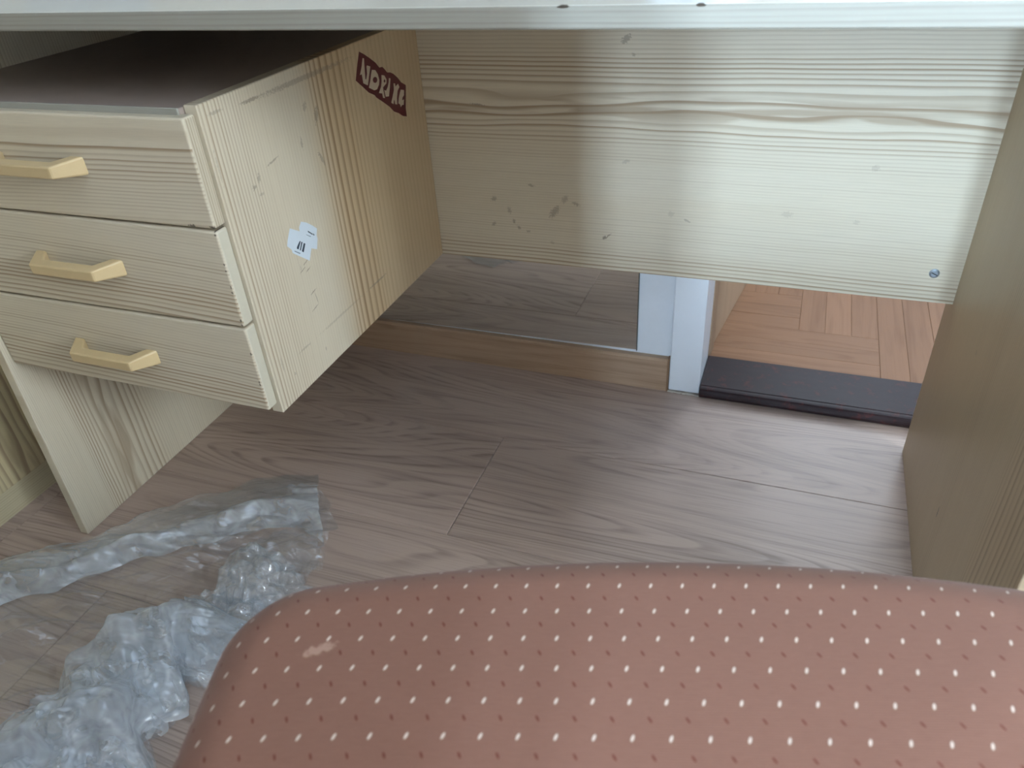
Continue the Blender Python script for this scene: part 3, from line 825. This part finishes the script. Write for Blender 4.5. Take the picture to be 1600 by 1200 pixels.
for i in range(5):
    a = 2 * math.pi * i / 5 + .3
    d = Vector((math.cos(a), math.sin(a), 0))
    s_ = Vector((-d.y, d.x, 0))
    c0 = W3(UC, -.49, 0)
    bm = bmesh.new()
    pts = [c0 + d * .0 + s_ * .022 + Vector((0, 0, .085)), c0 + d * .28 + s_ * .014 + Vector((0, 0, .062)), c0 + d * .28 - s_ * .014 + Vector((0, 0, .062)), c0 - s_ * .022 + Vector((0, 0, .085))]
    prism(bm, pts, (0, 0, .026), bevel=.004)
    finish('base_arm', mesh_from(bm, 'base_arm'), m_pla, chair)
    bm = bmesh.new()
    w0 = c0 + d * .262
    for sg in (-1, 1):
        cyl(bm, w0 + s_ * (.006 * sg) + Vector((0, 0, .026)), w0 + s_ * (.024 * sg) + Vector((0, 0, .026)), .026, .023, 20)
    cyl(bm, w0 + Vector((0, 0, .026)), w0 + Vector((0, 0, .064)), .006)
    finish('caster', mesh_from(bm, 'caster'), m_pla, chair)
# ------------------------------------------------------------------ plastic bag
t = NT('clear_polythene')
v, q = t.rest()
wob = t.n('ShaderNodeTexNoise')
t.put(wob.inputs['Vector'], v)
wob.inputs['Scale'].default_value = 14.0
sc_ = t.n('ShaderNodeVectorMath', operation='SCALE')
t.put(sc_.inputs[0], wob.outputs['Color'])
sc_.inputs['Scale'].default_value = 0.09
vw0 = t.vmath('ADD', v, sc_.outputs[0])
mp = t.n('ShaderNodeMapping')
t.put(mp.inputs[0], vw0)
mp.inputs[2].default_value = (0, 0, math.radians(-55))
mp.inputs[3].default_value = (0.42, 1.15, 1.0)
vw = mp.outputs[0]
hz2 = t.noise(vw, 26.0, 3.0, 0.6)
crease = None
for scl, wgt in ((17.0, 1.0), (44.0, 0.45)):
    vo = t.n('ShaderNodeTexVoronoi', feature='DISTANCE_TO_EDGE')
    t.put(vo.inputs['Vector'], vw)
    vo.inputs['Scale'].default_value = scl
    c_ = t.math('MULTIPLY', t.range(vo.outputs['Distance'], 0.0, 0.22, smooth=True), wgt)
    crease = c_ if crease is None else t.math('ADD', crease, c_)
wr = t.noise(vw, 60.0, 3.0, 0.6)
bmp = t.bump(t.math('ADD', crease, t.math('MULTIPLY', wr, 0.35)), 0.55, 0.0035)
bmp2 = t.bump(crease, 0.2, 0.002)
lw = t.n('ShaderNodeLayerWeight')
lw.inputs['Blend'].default_value = 0.5
tr = t.n('ShaderNodeBsdfTransparent')
tr.inputs[0].default_value = (0.98, 0.985, 0.99, 1)
df = t.n('ShaderNodeBsdfDiffuse')
df.inputs[0].default_value = (0.86, 0.92, 0.98, 1)
t.put(df.inputs['Normal'], bmp2)
tl = t.n('ShaderNodeBsdfTranslucent')
tl.inputs[0].default_value = (0.86, 0.92, 0.98, 1)
gl = t.n('ShaderNodeBsdfGlossy')
gl.inputs['Color'].default_value = (0.95, 0.97, 1, 1)
gl.inputs['Roughness'].default_value = 0.10
t.put(gl.inputs['Normal'], bmp)
ms = t.n('ShaderNodeMixShader')
ms.inputs[0].default_value = 0.35
t.t.links.new(df.outputs[0], ms.inputs[1])
t.t.links.new(tl.outputs[0], ms.inputs[2])
haze = t.n('ShaderNodeAttribute', attribute_name='haze').outputs['Fac']
fac = t.math('MULTIPLY', haze, t.range(hz2, 0.32, 0.68, 0.45, 1.7))
fac = t.math('ADD', fac, t.math('MULTIPLY', t.math('POWER', lw.outputs['Facing'], 2.5), 0.30), clamp=True)
m1 = t.n('ShaderNodeMixShader')
t.t.links.new(fac, m1.inputs[0])
t.t.links.new(tr.outputs[0], m1.inputs[1])
t.t.links.new(ms.outputs[0], m1.inputs[2])
fres = t.math('ADD', 0.10, t.math('MULTIPLY', t.math('POWER', lw.outputs['Facing'], 4.0), 0.6))
m2 = t.n('ShaderNodeMixShader')
t.t.links.new(fres, m2.inputs[0])
t.t.links.new(m1.outputs[0], m2.inputs[1])
t.t.links.new(gl.outputs[0], m2.inputs[2])
t.t.links.new(m2.outputs[0], t.out.inputs[0])
m_film = t.m

def resample(P, n):
    P = [Vector((*p, 0)) for p in P]
    L = [0.0]
    for a, b in zip(P, P[1:]):
        L.append(L[-1] + (b - a).length)
    out = []
    for i in range(n):
        s = L[-1] * i / (n - 1)
        k = 0
        while k < len(P) - 2 and L[k + 1] < s:
            k += 1
        out.append(P[k].lerp(P[k + 1], (s - L[k]) / max(1e-9, L[k + 1] - L[k])))
    return out
def folds(seed, n, amp, lam, ang=None, spread=180.0):
    r = random.Random(seed)
    F = []
    for i in range(n):
        a = math.radians((ang if ang is not None else 0) + r.uniform(-spread / 2, spread / 2))
        l = lam * r.uniform(.5, 1.8) * (0.8 ** i)
        F.append((math.cos(a), math.sin(a), l, r.random() * 10, amp * (l / lam) * r.uniform(.6, 1.2), r.uniform(10, 30), r.random() * 6))
    def h(x, y):
        s = 0.0
        for c, si, l, ph, am, wf, wp in F:
            d = x * c + y * si + 0.15 * l * math.sin((x * -si + y * c) * wf + wp)
            f = (d / l + ph) % 1.0
            s += am * (abs(2 * f - 1) * 2 - 1)
        return s
    return h
def sheet(name, top, bot, nu, nv, base, fold, haze, parent, seed=0, lat=0.4, zmin=0.0015):
    T, Bt = resample(top, nu), resample(bot, nu)
    r = random.Random(seed)
    ph = [r.random() * 6 for _ in range(6)]
    vs, hz, fs = [], [], []
    for i in range(nu):
        for j in range(nv):
            u, v_ = i / (nu - 1), j / (nv - 1)
            e = 0.004 * math.sin(u * 23 + ph[0]) + 0.003 * math.sin(u * 51 + ph[1])
            p = T[i].lerp(Bt[i], v_)
            d = (Bt[i] - T[i])
            d = d / max(1e-6, d.length)
            p = p + d * e * (2 * v_ - 1)
            f = fold(p.x, p.y)
            g = fold(p.x + .31, p.y - .17)
            z = base(u, v_) + f
            p = p + Vector((g * lat, -f * lat * .6, 0))
            p.z = max(zmin + 0.0006 * math.sin(40 * u + 31 * v_ + ph[2]), z)
            vs.append(tuple(p))
            hz.append(haze(u, v_) if callable(haze) else haze)
    for i in range(nu - 1):
        for j in range(nv - 1):
            a = i * nv + j
            fs.append((a, a + 1, a + nv + 1, a + nv))
    me = bpy.data.meshes.new(name)
    me.from_pydata(vs, [], fs)
    at = me.attributes.new('haze', 'FLOAT', 'POINT')
    for i, h in enumerate(hz):
        at.data[i].value = h
    return finish(name, me, m_film, parent, smooth=True)
bag = empty('plastic_bag', (-0.62, -0.12, 0.0), label='crumpled clear plastic bag lying on the floor beside the chair', category='plastic bag')
st = [(-0.965, -0.175), (-0.943, -0.148), (-0.906, -0.112), (-0.815, -0.048), (-0.739, 0.045), (-0.682, 0.106), (-0.633, 0.161), (-0.54, 0.205)]
sb = [(-0.88, -0.275), (-0.844, -0.226), (-0.83, -0.176), (-0.754, -0.109), (-0.688, -0.037), (-0.644, -0.003), (-0.59, 0.02), (-0.547, 0.070), (-0.495, 0.085), (-0.437, 0.059)]
def sm(a, b, x):
    k = max(0.0, min(1.0, (x - a) / (b - a)))
    return k * k * (3 - 2 * k)
def strip_haze(u, v):
    clear = sm(.38, .62, u) * (1 - sm(.50, .66, v)) * (1 - sm(.86, .95, u) * sm(.15, .35, v))
    return .05 + (.27 + .10 * sm(.5, .8, v)) * (1 - .85 * clear)
sheet('film_fold', st, sb, 200, 70, lambda u, v: 0.006 + 0.020 * math.sin(math.pi * v) ** .7 * (1 - .4 * u) + .010 * math.exp(-((v - .72) / .10) ** 2), folds(2, 6, .0042, .085, 118, 60), strip_haze, bag, 1, lat=.25, zmin=.004)
sheet('film_fold', st, sb, 120, 40, lambda u, v: 0.003 + 0.006 * math.sin(math.pi * v), folds(1, 4, .0030, .07, 115, 60), lambda u, v: .05 + .10 * v, bag, 2, lat=.2, zmin=.0025)
# thin single film spread over the floor
sheet('film', [(-0.965, -0.19), (-0.86, -0.10), (-0.80, -0.055), (-0.603, 0.110), (-0.50, 0.165), (-0.44, 0.10)], [(-0.75, -0.50), (-0.626, -0.40), (-0.55, -0.30), (-0.492, -0.225), (-0.463, -0.165), (-0.43, -0.02), (-0.424, 0.02)], 220, 180,
      lambda u, v: 0.005, folds(5, 7, .0080, .10, 112, 50), lambda u, v: .065, bag, 3, lat=.35, zmin=.0012)
# the bunched part
bt = [(-0.70, -0.50), (-0.655, -0.36), (-0.635, -0.27), (-0.612, -0.195), (-0.600, -0.125), (-0.545, -0.088), (-0.49, -0.100), (-0.425, -0.115)]
bb_ = [(-0.46, -0.56), (-0.43, -0.42), (-0.415, -0.32), (-0.470, -0.275), (-0.452, -0.230), (-0.485, -0.200), (-0.440, -0.185), (-0.40, -0.165)]
for i, (hh, am, lam, hz) in enumerate(((.080, .0065, .085, .30), (.060, .0075, .07, .25), (.040, .0075, .06, .20), (.012, .004, .07, .10))):
    sheet('film_bunch', bt, bb_, 170, 120, (lambda hh: lambda u, v: 0.006 + hh * (math.sin(math.pi * v) ** .75) * (0.35 + 0.65 * math.sin(math.pi * min(1, .15 + .95 * (1 - u))) ** .8))(hh),
          folds(20 + i, 7, am * 1.35, lam, 60, 130), hz, bag, 30 + i, lat=.35, zmin=.002)
# loose tail of film between the bunch and the seat
for i, hh in enumerate((.030, .018)):
    sheet('film_tail', [(-0.56, -0.085), (-0.52, -0.068), (-0.47, -0.062), (-0.41, -0.075)], [(-0.53, -0.155), (-0.485, -0.175), (-0.44, -0.18), (-0.40, -0.165)], 80, 60,
          (lambda hh: lambda u, v: .006 + hh * math.sin(math.pi * v) ** .7)(hh), folds(80 + i, 7, .006, .05, 20, 160), .13, bag, 85 + i, lat=.35, zmin=.002)
# small crumple near the seat corner and the flap beyond it
ct = [(-0.555, 0.0), (-0.540, 0.025), (-0.505, 0.022), (-0.46, 0.005), (-0.405, -0.018)]
cb = [(-0.525, -0.085), (-0.50, -0.085), (-0.475, -0.085), (-0.45, -0.075), (-0.42, -0.05)]
for i, (hh, hz) in enumerate(((.045, .22), (.03, .18))):
    sheet('film_crumple', ct, cb, 80, 60, (lambda hh: lambda u, v: 0.006 + hh * math.sin(math.pi * v) ** .6 * math.sin(math.pi * min(1, u + .12)) ** .6)(hh), folds(50 + i, 7, .006, .05, None, 180), hz * .75, bag, 60 + i, lat=.3, zmin=.002)
sheet('film_flap', [(-0.545, 0.035), (-0.515, 0.075), (-0.47, 0.07), (-0.425, 0.045)], [(-0.50, -0.02), (-0.46, -0.01), (-0.435, 0.0), (-0.410, 0.012)], 60, 40, lambda u, v: .010 + .012 * math.sin(math.pi * v), folds(71, 5, .004, .05, -40, 60), .06, bag, 71, lat=.2, zmin=.003)
